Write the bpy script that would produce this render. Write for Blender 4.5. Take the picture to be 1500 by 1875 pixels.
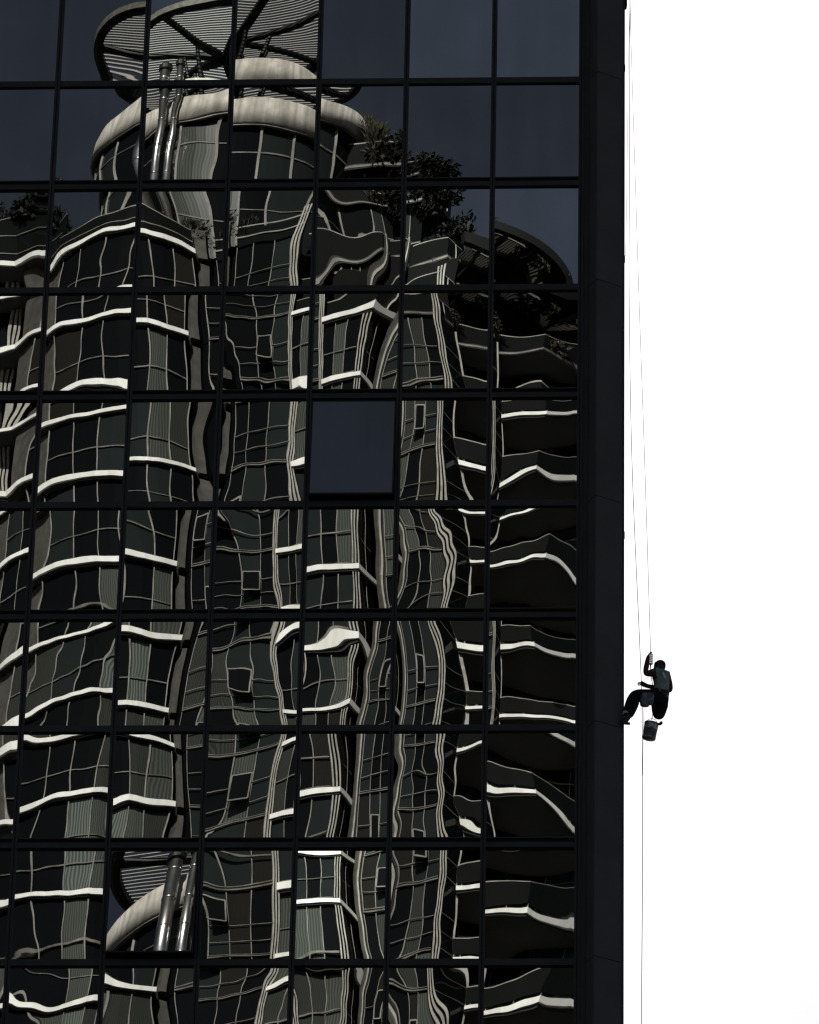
import bpy, bmesh, math, random
from mathutils import Vector, Matrix

R = math.radians
for o in list(bpy.data.objects):
    bpy.data.objects.remove(o)
scene = bpy.context.scene
COL = scene.collection

# ------------------------------------------------------------------ camera
cam_d = bpy.data.cameras.new('camera')
cam_d.sensor_fit = 'HORIZONTAL'
cam_d.sensor_width = 36.0
cam_d.lens = 36.0 * 10406.4 / 1500.0
cam_d.clip_start = 0.5
cam_d.clip_end = 6000.0
cam = bpy.data.objects.new('camera', cam_d)
COL.objects.link(cam)
fw = Vector((-0.04950572, 0.88155864, 0.46947156))
rt = Vector((0.99876173, 0.04601025, 0.01892273))
up = Vector((0.00491901, -0.46982701, 0.8827448))
m = Matrix((rt, up, -fw)).transposed().to_4x4()
m.translation = Vector((12.6403, -96.0667, 1.7042))
cam.matrix_world = m
scene.camera = cam

# ------------------------------------------------------------------ sky and sun (sun stands behind the glass tower)
SUN_EL, SUN_AZ = 37.0, -9.0          # azimuth from +Y, negative = towards -X
world = bpy.data.worlds.new('World')
scene.world = world
world.use_nodes = True
wn = world.node_tree
wn.nodes.clear()
sky = wn.nodes.new('ShaderNodeTexSky')
sky.sky_type = 'NISHITA'
sky.sun_disc = False
sky.sun_elevation = R(SUN_EL)
sky.sun_rotation = R(SUN_AZ)
sky.altitude = 50
sky.air_density = 0.2
sky.dust_density = 0.76
sky.ozone_density = 1.0
bg = wn.nodes.new('ShaderNodeBackground')
bg.inputs['Strength'].default_value = 0.05
wo = wn.nodes.new('ShaderNodeOutputWorld')
hs = wn.nodes.new('ShaderNodeHueSaturation')
hs.inputs['Saturation'].default_value = 0.60
wn.links.new(sky.outputs[0], hs.inputs['Color'])
wn.links.new(hs.outputs[0], bg.inputs['Color'])
wn.links.new(bg.outputs[0], wo.inputs['Surface'])

sun_d = bpy.data.lights.new('sun', 'SUN')
sun_d.energy = 5.0
sun_d.angle = R(0.53)
sun_d.color = (1.0, 0.97, 0.92)
sun = bpy.data.objects.new('sun', sun_d)
COL.objects.link(sun)
to_sun = Vector((math.sin(R(SUN_AZ)) * math.cos(R(SUN_EL)), math.cos(R(SUN_AZ)) * math.cos(R(SUN_EL)), math.sin(R(SUN_EL))))
sun.rotation_euler = to_sun.to_track_quat('Z', 'Y').to_euler()
sun.location = to_sun * 300

scene.view_settings.view_transform = 'Standard'
scene.view_settings.look = 'None'
scene.view_settings.exposure = 1.55
scene.view_settings.gamma = 1.0
scene.view_settings.use_curve_mapping = False
scene.cycles.max_bounces = 8
scene.cycles.pixel_filter_type = 'BLACKMAN_HARRIS'
scene.cycles.filter_width = 1.3
scene.cycles.caustics_reflective = False
scene.cycles.caustics_refractive = False

# ------------------------------------------------------------------ materials
def mat(name, col, rough=0.6, metal=0.0, spec=0.5, noise=None, bump=None, streak=None):
    """Principled; noise=(scale, darkest factor), streak = vertical weather stains, bump=(scale, strength)."""
    mt = bpy.data.materials.new(name)
    mt.use_nodes = True
    nt = mt.node_tree
    b = nt.nodes['Principled BSDF']
    b.inputs['Base Color'].default_value = (*col, 1)
    b.inputs['Roughness'].default_value = rough
    b.inputs['Metallic'].default_value = metal
    b.inputs['Specular IOR Level'].default_value = spec
    tc = nt.nodes.new('ShaderNodeTexCoord')
    last = None
    def layer(scale, lo, stretch=None, lohi=(0.35, 0.7)):
        nonlocal last
        n = nt.nodes.new('ShaderNodeTexNoise')
        n.inputs['Scale'].default_value = scale
        n.inputs['Detail'].default_value = 5
        mp = nt.nodes.new('ShaderNodeMapping')
        if stretch:
            mp.inputs['Scale'].default_value = stretch
        nt.links.new(tc.outputs['Object'], mp.inputs[0])
        oi = nt.nodes.new('ShaderNodeObjectInfo')
        sc_ = nt.nodes.new('ShaderNodeVectorMath'); sc_.operation = 'SCALE'
        sc_.inputs[0].default_value = (37, 53, 41)
        nt.links.new(oi.outputs['Random'], sc_.inputs['Scale'])
        nt.links.new(sc_.outputs[0], mp.inputs['Location'])
        nt.links.new(mp.outputs[0], n.inputs['Vector'])
        rp = nt.nodes.new('ShaderNodeValToRGB')
        rp.color_ramp.elements[0].position = lohi[0]
        rp.color_ramp.elements[1].position = lohi[1]
        rp.color_ramp.elements[0].color = (lo, lo, lo * 0.97, 1)
        rp.color_ramp.elements[1].color = (1, 1, 1, 1)
        nt.links.new(n.outputs['Fac'], rp.inputs[0])
        mx = nt.nodes.new('ShaderNodeMix')
        mx.data_type = 'RGBA'
        mx.blend_type = 'MULTIPLY'
        mx.inputs[0].default_value = 1.0
        if last is None:
            mx.inputs[6].default_value = (*col, 1)
        else:
            nt.links.new(last, mx.inputs[6])
        nt.links.new(rp.outputs[0], mx.inputs[7])
        last = mx.outputs[2]
    if noise:
        layer(noise[0], noise[1])
    if streak:
        layer(streak[0], streak[1], (1, 1, 0.08), (0.3, 0.62))
    if last:
        nt.links.new(last, b.inputs['Base Color'])
    if bump:
        n = nt.nodes.new('ShaderNodeTexNoise')
        n.inputs['Scale'].default_value = bump[0]
        n.inputs['Detail'].default_value = 4
        nt.links.new(tc.outputs['Object'], n.inputs['Vector'])
        bp = nt.nodes.new('ShaderNodeBump')
        bp.inputs['Strength'].default_value = bump[1]
        bp.inputs['Distance'].default_value = 0.02
        nt.links.new(n.outputs['Fac'], bp.inputs['Height'])
        nt.links.new(bp.outputs[0], b.inputs['Normal'])
    return mt

def mirror_glass(name, col):
    mt = mat(name, col, 0.0, 1.0, noise=(0.7, 0.88), streak=(2.0, 0.9))
    b = mt.node_tree.nodes['Principled BSDF']
    b.inputs['Roughness'].default_value = 0.004
    return mt

def curtain_or_glare_glass(name, col, scale, lo, spec=0.3, axis=0):
    """window pane with drawn curtains or blinds close behind it: pleats as stripes; the same stripes carry painted glare"""
    mt = mat(name, col, 0.12, 0, spec)
    nt = mt.node_tree
    b = nt.nodes['Principled BSDF']
    tc = nt.nodes.new('ShaderNodeTexCoord')
    w = nt.nodes.new('ShaderNodeTexWave')
    w.bands_direction = 'XYZ'[axis]
    w.inputs['Scale'].default_value = scale
    w.inputs['Distortion'].default_value = 3.0
    w.inputs['Detail'].default_value = 1.5
    w.inputs['Detail Scale'].default_value = 0.6
    nt.links.new(tc.outputs['Object'], w.inputs['Vector'])
    mx = nt.nodes.new('ShaderNodeMix')
    mx.data_type = 'RGBA'
    nt.links.new(w.outputs['Fac'], mx.inputs[0])
    mx.inputs[6].default_value = (*[c * lo for c in col], 1)
    mx.inputs[7].default_value = (*col, 1)
    nt.links.new(mx.outputs[2], b.inputs['Base Color'])
    return mt

M = {}
M['glass_a'] = mirror_glass('coated_glass', (0.285, 0.288, 0.288))
M['glass_b'] = mirror_glass('coated_glass_clearer', (0.47, 0.495, 0.49))
M['frame'] = mat('black_frame_paint', (0.028, 0.027, 0.0255), 0.5, 0, 0.25, noise=(3, 0.7))
M['frame_dark'] = mat('black_gasket', (0.004, 0.004, 0.0045), 0.8, 0, 0.1)
M['panel'] = mat('charcoal_cladding', (0.054, 0.052, 0.047), 0.55, 0, 0.25, noise=(1.2, 0.75))
M['edge'] = mat('edge_trim', (0.075, 0.08, 0.095), 0.45, 0, 0.3, noise=(6, 0.6))
M['core'] = mat('dark_interior', (0.01, 0.01, 0.01), 0.9, 0, 0.0)
M['white'] = mat('white_painted_fascia', (0.86, 0.855, 0.83), 0.7, 0, 0.2, noise=(0.7, 0.8), streak=(3.5, 0.86))
M['soffit'] = mat('soffit_shade_colour', (0.035, 0.034, 0.032), 0.8, 0, 0.1)  # slab underside shade put into the colour; terrace slabs and trims share it
M['cream'] = mat('cream_metal', (0.30, 0.285, 0.245), 0.55, 0, 0.3, noise=(2, 0.5))
M['mull'] = mat('grey_cream_metal', (0.185, 0.175, 0.15), 0.55, 0, 0.3, noise=(1.3, 0.3))
M['stone'] = mat('tan_stone', (0.085, 0.081, 0.072), 0.8, 0, 0.2, noise=(2.5, 0.65), streak=(2.5, 0.75), bump=(25, 0.4))
M['concrete'] = mat('weathered_concrete', (0.58, 0.55, 0.495), 0.85, 0, 0.2, noise=(2.0, 0.75), streak=(3.2, 0.5), bump=(30, 0.3))
M['dglass'] = mat('dark_window_glass', (0.004, 0.0045, 0.005), 0.05, 0, 0.07)
M['dglass2'] = mat('slate_window_glass', (0.013, 0.0165, 0.016), 0.05, 0, 0.12)
M['curt1'] = curtain_or_glare_glass('green_tinted_curtain', (0.066, 0.075, 0.064), 2.2, 0.5, 0.12)
M['pane_glare'] = curtain_or_glare_glass('pale_pane_glare', (0.12, 0.14, 0.125), 1.8, 0.35, 0.12)  # pale glare on a few panes, put into the colour; no curtain there
M['curt2'] = curtain_or_glare_glass('grey_tinted_curtain', (0.038, 0.041, 0.036), 3.4, 0.5, 0.10)
M['curt3'] = curtain_or_glare_glass('brown_blind', (0.017, 0.0165, 0.0145), 5.0, 0.6, 0.08)
M['railglass'] = mat('balustrade_glass', (0.006, 0.007, 0.0065), 0.05, 0, 0.10)
M['slat'] = mat('canopy_slat_paint', (0.25, 0.24, 0.21), 0.6, 0, 0.2)
M['slat2'] = mat('brown_timber_slat', (0.018, 0.016, 0.013), 0.7, 0, 0.2)
M['beam'] = mat('black_steel', (0.008, 0.008, 0.008), 0.5, 0, 0.2)
M['rim'] = mat('canopy_rim', (0.13, 0.125, 0.11), 0.6, 0, 0.2, noise=(3, 0.5))
M['duct'] = mat('galvanised_duct', (0.62, 0.62, 0.60), 0.28, 1.0, 0.5, noise=(4, 0.8))
M['leaf'] = mat('dark_leaves', (0.008, 0.0095, 0.006), 0.6, 0, 0.2)
M['leaf2'] = mat('olive_leaves', (0.042, 0.039, 0.024), 0.6, 0, 0.2)
M['stem'] = mat('bark', (0.06, 0.045, 0.03), 0.9)
M['ground'] = mat('asphalt', (0.05, 0.05, 0.05), 0.9, 0, 0.2, noise=(0.4, 0.7))
M['trouser'] = mat('black_trousers', (0.010, 0.010, 0.011), 0.95, 0, 0.1, bump=(40, 0.6))
M['shirt'] = mat('grey_green_tshirt', (0.19, 0.25, 0.23), 0.9, 0, 0.1, noise=(9, 0.6), bump=(30, 0.5))
M['skin'] = mat('skin', (0.035, 0.02, 0.014), 0.7, 0, 0.2)
M['helmet'] = mat('black_cap', (0.009, 0.009, 0.009), 0.6, 0, 0.2)
M['strap'] = mat('harness_webbing', (0.012, 0.012, 0.012), 0.8)
M['boot'] = mat('boot_leather', (0.02, 0.02, 0.02), 0.6, 0, 0.3)
M['tape'] = mat('pale_tape_and_patch', (0.5, 0.5, 0.5), 0.6)
M['steel'] = mat('steel_hardware', (0.08, 0.08, 0.085), 0.4, 1.0)
M['bag'] = mat('grey_tool_bag', (0.16, 0.17, 0.2), 0.7, 0, 0.3, noise=(14, 0.2))
M['bucket'] = mat('grey_bucket', (0.10, 0.105, 0.115), 0.6, 0, 0.3, noise=(12, 0.4))
M['bucketband'] = mat('worn_bucket_band', (0.5, 0.52, 0.54), 0.7, 0, 0.3, noise=(25, 0.15))
M['rope'] = mat('grey_rope', (0.34, 0.35, 0.37), 0.8)
M['rope2'] = mat('dark_rope', (0.05, 0.055, 0.065), 0.8)

# ------------------------------------------------------------------ mesh helpers
class MB:
    def __init__(self):
        self.v, self.f = [], []
    def add(self, vs, fs):
        n = len(self.v)
        self.v += [tuple(p) for p in vs]
        self.f += [tuple(i + n for i in f) for f in fs]
        return self
    def box(self, a, b):
        x0, y0, z0 = a; x1, y1, z1 = b
        x0, x1 = min(x0, x1), max(x0, x1); y0, y1 = min(y0, y1), max(y0, y1); z0, z1 = min(z0, z1), max(z0, z1)
        return self.add([(x0,y0,z0),(x1,y0,z0),(x1,y1,z0),(x0,y1,z0),(x0,y0,z1),(x1,y0,z1),(x1,y1,z1),(x0,y1,z1)],
                        [(0,3,2,1),(4,5,6,7),(0,1,5,4),(1,2,6,5),(2,3,7,6),(3,0,4,7)])
    def bar(self, p, q, w, h, upv=(0,0,1)):
        """rectangular bar from p to q; w across, h along upv"""
        p, q, upv = Vector(p), Vector(q), Vector(upv)
        d = (q - p).normalized()
        s = d.cross(upv)
        if s.length < 1e-6:
            s = d.cross(Vector((0, 1, 0)))
        s = s.normalized(); t = s.cross(d).normalized()
        s *= w / 2; t *= h / 2
        vs = [p-s-t, p+s-t, p+s+t, p-s+t, q-s-t, q+s-t, q+s+t, q-s+t]
        return self.add(vs, [(0,3,2,1),(4,5,6,7),(0,1,5,4),(1,2,6,5),(2,3,7,6),(3,0,4,7)])
    def prism(self, pts, z0, z1):
        """closed plan polygon pts [(x,y)] extruded"""
        n = len(pts)
        a = sum(pts[i][0]*pts[(i+1)%n][1]-pts[(i+1)%n][0]*pts[i][1] for i in range(n))
        if a < 0:
            pts = list(reversed(pts))
        vs = [(x, y, z0) for x, y in pts] + [(x, y, z1) for x, y in pts]
        fs = [tuple(reversed(range(n))), tuple(range(n, 2*n))]
        fs += [(i, (i+1) % n, n+(i+1) % n, n+i) for i in range(n)]
        return self.add(vs, fs)
    def ribbon(self, pts, z0, z1, th):
        """upright strip along an open plan polyline, th thick to its back (-normal side)"""
        n = len(pts)
        back = []
        for i in range(n):
            a = Vector(pts[max(i-1, 0)]); b = Vector(pts[min(i+1, n-1)])
            d = (b - a).normalized()
            back.append((pts[i][0] + d.y*th, pts[i][1] - d.x*th))
        vs = [(x,y,z0) for x,y in pts] + [(x,y,z1) for x,y in pts] + [(x,y,z0) for x,y in back] + [(x,y,z1) for x,y in back]
        fs = []
        for i in range(n-1):
            fs += [(i, i+1, n+i+1, n+i), (2*n+i+1, 2*n+i, 3*n+i, 3*n+i+1), (n+i, n+i+1, 3*n+i+1, 3*n+i), (i+1, i, 2*n+i, 2*n+i+1)]
        fs += [(0, n, 3*n, 2*n), (n-1, 3*n-1, 4*n-1, 2*n-1)]
        return self.add(vs, fs)
    def tube(self, pts, rad, sides=10, caps=True):
        pts = [Vector(p) for p in pts]
        n = len(pts)
        rads = rad if isinstance(rad, (list, tuple)) else [rad]*n
        vs = []
        ref = Vector((0.3, 0.9, 0.1)).normalized()
        for i in range(n):
            d = (pts[min(i+1, n-1)] - pts[max(i-1, 0)]).normalized()
            s = d.cross(ref)
            if s.length < 0.05:
                s = d.cross(Vector((1, 0, 0)))
            s.normalize(); t = d.cross(s)
            for k in range(sides):
                a = 2*math.pi*k/sides
                vs.append(pts[i] + (s*math.cos(a) + t*math.sin(a))*rads[i])
        fs = [(i*sides+k, i*sides+(k+1) % sides, (i+1)*sides+(k+1) % sides, (i+1)*sides+k) for i in range(n-1) for k in range(sides)]
        if caps:
            fs += [tuple(reversed(range(sides))), tuple(range((n-1)*sides, n*sides))]
        return self.add(vs, fs)
    def lathe(self, c, prof, sides=20, axis=(0,0,1)):
        """prof [(radius, along)] round axis through c"""
        c = Vector(c); ax = Vector(axis).normalized()
        s = ax.cross(Vector((0.2, 1, 0.1))).normalized(); t = ax.cross(s)
        n = len(prof)
        vs = []
        for r_, h in prof:
            for k in range(sides):
                a = 2*math.pi*k/sides
                vs.append(c + ax*h + (s*math.cos(a)+t*math.sin(a))*r_)
        fs = [(i*sides+k, i*sides+(k+1) % sides, (i+1)*sides+(k+1) % sides, (i+1)*sides+k) for i in range(n-1) for k in range(sides)]
        fs += [tuple(reversed(range(sides))), tuple(range((n-1)*sides, n*sides))]
        return self.add(vs, fs)
    def build(self, name, material, parent=None, smooth=False, base=None):
        """one mesh object; vertices were given in world space, base = world place of the parent's origin"""
        b = Vector(base) if base is not None else (Vector(parent['base']) if parent is not None and 'base' in parent else Vector((0,0,0)))
        me = bpy.data.meshes.new(name)
        me.from_pydata([(x-b.x, y-b.y, z-b.z) for x, y, z in self.v], [], self.f)
        me.materials.append(material)
        if smooth:
            me.polygons.foreach_set('use_smooth', [True]*len(me.polygons))
        me.update()
        o = bpy.data.objects.new(name, me)
        COL.objects.link(o)
        if parent is not None:
            o.parent = parent
            if 'base' in parent:
                o['base'] = list(b)
        return o

def tag(o, label, cat, group=None):
    o['label'] = label; o['category'] = cat
    if group:
        o['group'] = group
    return o

def thing(name, loc, label, cat, group=None):
    o = bpy.data.objects.new(name, None)
    COL.objects.link(o)
    o.location = loc
    o['base'] = list(loc)
    return tag(o, label, cat, group)

rnd = random.Random(11)

# ------------------------------------------------------------------ ground
g = MB().box((-2500, -2500, -0.5), (2500, 2500, 0.0)).build('ground', M['ground'])
g['kind'] = 'structure'

# ------------------------------------------------------------------ glass office tower (facade plane y = 0, faces -y)
W, H, Z0 = 1.75, 2.3924, 43.46          # module width, module height, height of transom line 8
OT = thing('office_tower', (0, 0, 0), 'black glass curtain wall office tower mirroring a curved apartment block', 'building')
def lineZ(j):
    return Z0 + (8 - j) * H
XR = 11.36                               # right hand side wall
ROOF = lineZ(-4)
MB().prism([(-40, 0.30), (XR - 0.02, 0.30), (XR - 0.10, 2.0), (10.2, 34), (-40, 34)], 0, ROOF).build('core_wall', M['core'], OT)
MB().prism([(-40, 0.28), (XR - 0.01, 0.28), (XR - 0.09, 2.0), (10.3, 34.2), (-40, 34.2)], ROOF, ROOF + 0.6).build('roof_parapet', M['panel'], OT)
# storeys the photograph does not reach, below and beside the bays in view
MB().box((-40, 0.05, 0.0), (10.5, 0.28, lineZ(10) - 0.1)).build('lower_glazing', M['glass_a'], OT)
MB().box((-40, 0.05, lineZ(10)), (-5.35, 0.28, ROOF)).build('side_glazing', M['glass_a'], OT)
MB().box((-5.25, 0.05, lineZ(-2) + 0.1), (10.5, 0.28, ROOF)).build('upper_glazing', M['glass_a'], OT)

MW = 0.105
for i in range(-3, 7):
    MB().box((i*W - MW/2, -0.045, lineZ(10)), (i*W + MW/2, 0.25, ROOF)).build('mullion', M['frame'], OT)
    # narrow joint down the middle of each mullion
    MB().box((i*W - 0.008, -0.0475, lineZ(10)), (i*W + 0.008, -0.045, ROOF)).build('mullion_joint', M['frame_dark'], OT)
for j in range(-2, 11):
    z = lineZ(j)
    for i in range(-3, 6):
        x0, x1 = i*W + MW/2 + 0.001, (i+1)*W - MW/2 - 0.001
        if j % 2 == 0:
            t = MB().box((x0, -0.035, z - 0.055), (x1, 0.2, z + 0.075)).build('transom', M['frame'], OT)
            MB().box((x0, -0.005, z - 0.095), (x1, 0.2, z - 0.056)).build('gasket', M['frame_dark'], t)
        else:
            t = MB().box((x0, -0.038, z - 0.065), (x1, 0.2, z + 0.045)).build('transom', M['frame'], OT)
            MB().box((x0, 0.02, z + 0.046), (x1, 0.2, z + 0.125)).build('gasket', M['frame_dark'], t)
            MB().box((x0, -0.005, z - 0.115), (x1, 0.2, z - 0.066)).build('gasket', M['frame_dark'], t)
            MB().box((x0, -0.02, z + 0.126), (x1, 0.2, z + 0.150)).build('bead', M['frame'], t)

# panes: insulating glass units, pillowed and slightly out of true, so each mirrors a bent piece of the block opposite
# (tilt up, tilt right) per pane in milliradians; row r hangs below line r-1, column c right of mullion c
TILT = {(0, 3): (1.0, -13.5), (1, 3): (-3.0, 0.3)}
GLASSB = {(0, 4), (0, 5), (2, 5), (2, 4), (0, 1), (8, 3)}
OPEN = {(4, 3): 6.3, (8, 1): 7.05}
def pane_mesh(wx, hz, seed, tx, ty, flat=False, calm=1.0, twist=0.0):
    r_ = random.Random(seed)
    nx, nz = 26, 34
    Bx = r_.uniform(0.3, 1.5) * 0.80e-3
    Bz = r_.uniform(0.4, 1.5) * 0.85e-3
    P = r_.uniform(0.1, 0.9) * 0.9e-3
    tw = r_.gauss(0, 0.85e-3)
    c30, c03, c21, c12 = [r_.gauss(0, 0.52e-3) for _ in range(4)]
    waves = [(r_.uniform(0.5, 1.9), r_.uniform(-1.2, 1.2), r_.uniform(0, 6.28), r_.gauss(0, 0.060e-3)) for _ in range(4)]
    waves += [(r_.uniform(-4, 4), r_.uniform(-4, 4), r_.uniform(0, 6.28), r_.gauss(0, 0.010e-3)) for _ in range(5)]
    waves += [(r_.uniform(-0.8, 0.8), r_.uniform(0.5, 1.9), r_.uniform(0, 6.28), r_.gauss(0, 0.060e-3)) for _ in range(4)]
    boost = r_.choice((0.7, 0.9, 1.0, 1.15, 1.35)) * (0.55 if calm < 0.6 else 1.0)
    curl = [r_.gauss(0, 0.08e-3) for _ in range(4)]
    k = 0.12 if flat else 1.0
    vs, fs = [], []
    for b in range(nz + 1):
        for a in range(nx + 1):
            u, v = 2*a/nx - 1, 2*b/nz - 1
            h = boost*tw*u*v + Bx*(1-u*u) + Bz*(1-v*v) + P*(1-u*u)*(1-v*v)
            h += boost*c30*u**3 + boost*(c03*v**3 + c21*u*u*v + c12*u*v*v)
            for fu, fv, ph, am in waves:
                h += boost*calm*am*math.sin(math.pi*(fu*u + fv*v) + ph)
            h += curl[0]*math.exp(-(1-u)/.12) + curl[1]*math.exp(-(1+u)/.12) + curl[2]*math.exp(-(1-v)/.10) + curl[3]*math.exp(-(1+v)/.10)
            x, z = u*wx/2, v*hz/2
            vs.append((x, -(k*h) - twist*u*v - tx*1e-3*x + ty*1e-3*z, z))
    for b in range(nz):
        for a in range(nx):
            i = b*(nx+1)+a
            fs.append((i, i+1, i+nx+2, i+nx+1))
    return vs, fs

for r_i in range(-1, 11):
    for c in range(-3, 6):
        zt, zb = lineZ(r_i - 1), lineZ(r_i)
        zt += -0.115 if (r_i - 1) % 2 else -0.095
        zb += 0.150 if r_i % 2 else 0.075
        x0, x1 = c*W + MW/2, (c+1)*W - MW/2
        seed = 1000 + r_i*37 + c*101
        up_t, rt_t = TILT.get((r_i, c), (rnd.gauss(0, 1.5), rnd.gauss(0, 1.1)))
        gm = M['glass_b'] if (r_i, c) in GLASSB else M['glass_a']
        if (r_i, c) in OPEN:
            ang = R(OPEN[(r_i, c)])
            sash = MB()
            fwid = 0.05
            wx, hz = x1 - x0 - 0.02, zt - zb - 0.02
            sash.box((-wx/2, 0.0, -hz), (-wx/2+fwid, 0.06, 0)).box((wx/2-fwid, 0.0, -hz), (wx/2, 0.06, 0))
            sash.box((-wx/2+fwid, 0.001, -fwid), (wx/2-fwid, 0.06, 0)).box((-wx/2+fwid, 0.001, -hz), (wx/2-fwid, 0.06, -hz+fwid))
            s = sash.build('open_sash', M['frame'], OT, base=(0, 0, 0))
            s['label'] = 'top hung window sash pushed open at its lower edge'
            s.location = ((x0+x1)/2, -0.03, zt - 0.01)
            s.rotation_euler = (-ang, 0, 0)
            vs, fs = pane_mesh(wx - 0.05, hz - 0.05, seed, 1.3 if r_i == 8 else 0, 0, True, 1.0, 0.9e-3 if r_i == 8 else 0.0)
            me = MB().add([(x, y - 0.003, z - hz/2) for x, y, z in vs], fs)
            me.build('window_pane', gm, s, True, base=(0, 0, 0))
            # dark room edge behind and the two stays
            MB().box((x0, 0.1, zb), (x1, 0.28, zt)).build('reveal', M['core'], OT)
            for sx in (-0.55, 0.42):
                MB().bar(((x0+x1)/2 + sx, 0.08, zb + 0.25), ((x0+x1)/2 + sx + 0.05, -0.03 - hz*math.sin(ang)*0.86, zb + 0.22), 0.02, 0.02).build('window_stay', M['steel'], OT)
            continue
        vs, fs = pane_mesh(x1 - x0, zt - zb, seed, rt_t, up_t, False, 0.5 if r_i < 1 else 0.8 if r_i < 2 else 1.0)
        me = MB().add([(x + (x0+x1)/2, y + 0.004, z + (zt+zb)/2) for x, y, z in vs], fs)
        me.build('window_pane', gm, OT, True)

# folded corner pier, panelled every second transom line
MB().box((10.5 + MW/2 + 0.001, -0.02, 0), (10.66, 0.28, ROOF)).build('pier_flange', M['frame'], OT)
for j in range(-4, 14, 2):
    za, zb = lineZ(j) - 0.007, lineZ(j + 2) + 0.007
    MB().prism([(10.661, 0.2), (10.661, -0.01), (10.80, -0.30), (10.806, -0.30), (10.806, 0.2)], zb, za).build('corner_panel', M['panel'], OT)
    MB().prism([(10.809, 0.2), (10.809, -0.315), (10.84, -0.33), (11.295, -0.03), (11.295, 0.2)], zb, za).build('corner_panel', M['panel'], OT)
MB().box((10.67, 0.03, 0), (11.29, 0.28, ROOF)).build('pier_core', M['frame_dark'], OT)
MB().box((11.297, -0.012, 0), (11.318, 0.29, ROOF)).build('edge_trim', M['edge'], OT)
MB().box((11.320, 0.0, 0), (XR, 0.29, ROOF)).build('edge_return', M['frame'], OT)
for z in (62.85, 58.42, 52.3):
    MB().box((XR, 0.0, z), (XR + 0.012, 0.08, z + 0.12)).build('rope_guide', M['frame_dark'], OT)

# ------------------------------------------------------------------ apartment tower opposite, mirrored in the panes
# plan: x along the front, d = distance in front of the glass tower's facade (y = -d); sunlit face looks to +y
D0 = 107.0
HS, S0 = 3.79, 123.81                     # storey height, level of the roof terrace
NST = 11                                  # storeys modelled in full below the terrace
AT = thing('apartment_tower', (-4, -D0 - 12, 0), 'curved glass apartment tower with white slab edges and louvred roof canopy, in reflection', 'building')
def Y(dd):
    return -(D0 + dd)

A_EDGE = [(-18.79,4.5),(-16.79,4.9),(-15.79,4.6),(-15.41,4.0),(-14.95,3.1),(-14.61,2.6),(-14.0,1.9),(-13.37,1.35),(-12.63,.85),(-11.8,.4),(-10.98,.12),(-10.19,0),(-9.55,.25),(-8.82,.75),(-8.1,1.35),(-7.89,1.5)]
A_EDGE = [(x, d*.74) for x, d in A_EDGE]
B_EDGE = [(-30, 5.4), (-24, 4.2)] + A_EDGE[:1]
C_EDGE = [(-7.04,1.9),(-3.9,.95)]
D_EDGE = [(-3.66,.65),(-2.93,.35),(-0.85,-.1),(-0.12,1.7)]
E_EDGE = [(0.32,1.25),(2.32,.6)]
F_EDGE = [(3.39,1.5),(6.41,1.15),(8.02,3.4),(9.6,6.0)]

def offset(pl, t):
    """shift an open plan polyline inwards (away from the glass tower) by t"""
    out = []
    n = len(pl)
    for i in range(n):
        a = Vector(pl[max(i-1,0)]); b = Vector(pl[min(i+1,n-1)])
        d = (b-a).normalized()
        out.append((pl[i][0] - d.y*t, pl[i][1] + d.x*t))
    return out
def P(pl):
    return [(x, Y(d)) for x, d in pl]
def lerp_pl(pl, x):
    for (xa, da), (xb, db) in zip(pl, pl[1:]):
        if xa <= x <= xb:
            return (x, da + (db-da)*(x-xa)/(xb-xa))
    return pl[-1]

# solid core behind all the glazing
core = MB()
core.prism([(-30, Y(8)), (-15.8, Y(6.2)), (-12, Y(3.0)), (-8, Y(3.0)), (3.2, Y(3.0)), (3.2, Y(5.4)), (12, Y(8.6)), (12, Y(26)), (-30, Y(26))], 0, S0 - 0.5)
core.build('core_wall', M['core'], AT)

def win_mat(kind=None):
    t = rnd.random()
    if kind == 'green':
        return M['pane_glare'] if t < .13 else M['curt1'] if t < .42 else (M['curt2'] if t < .6 else M['dglass2'] if t < .8 else M['dglass'])
    return M['dglass'] if t < .44 else M['dglass2'] if t < .64 else M['curt2'] if t < .82 else M['curt3'] if t < .93 else M['curt1']

def put(o, z):
    o.location.z += z
    return o

def window(xa, da, xb, db, z0, z1, material):
    return MB().ribbon([(xa, Y(da)), (xb, Y(db))], z0, z1, 0.03).build('window_pane', material, AT)

proto = {}
def once(key, make, z):
    """build a repeated part once, then copy it storey by storey"""
    if key not in proto:
        o = make()
        proto[key] = o
    else:
        s = proto[key]
        o = s.copy()
        COL.objects.link(o)
        o.location.z = 0
        for ch in s.children:
            cc = ch.copy(); COL.objects.link(cc); cc.parent = o
    o.location.z = z
    return o

def mullion(x, d, z0, z1, w=0.09, dep=0.10):
    w *= 0.6; dep *= 0.6
    return MB().box((x-w/2, Y(d)-dep, z0), (x+w/2, Y(d)+dep*0.6, z1)).build('mullion', M['mull'], AT)

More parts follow.
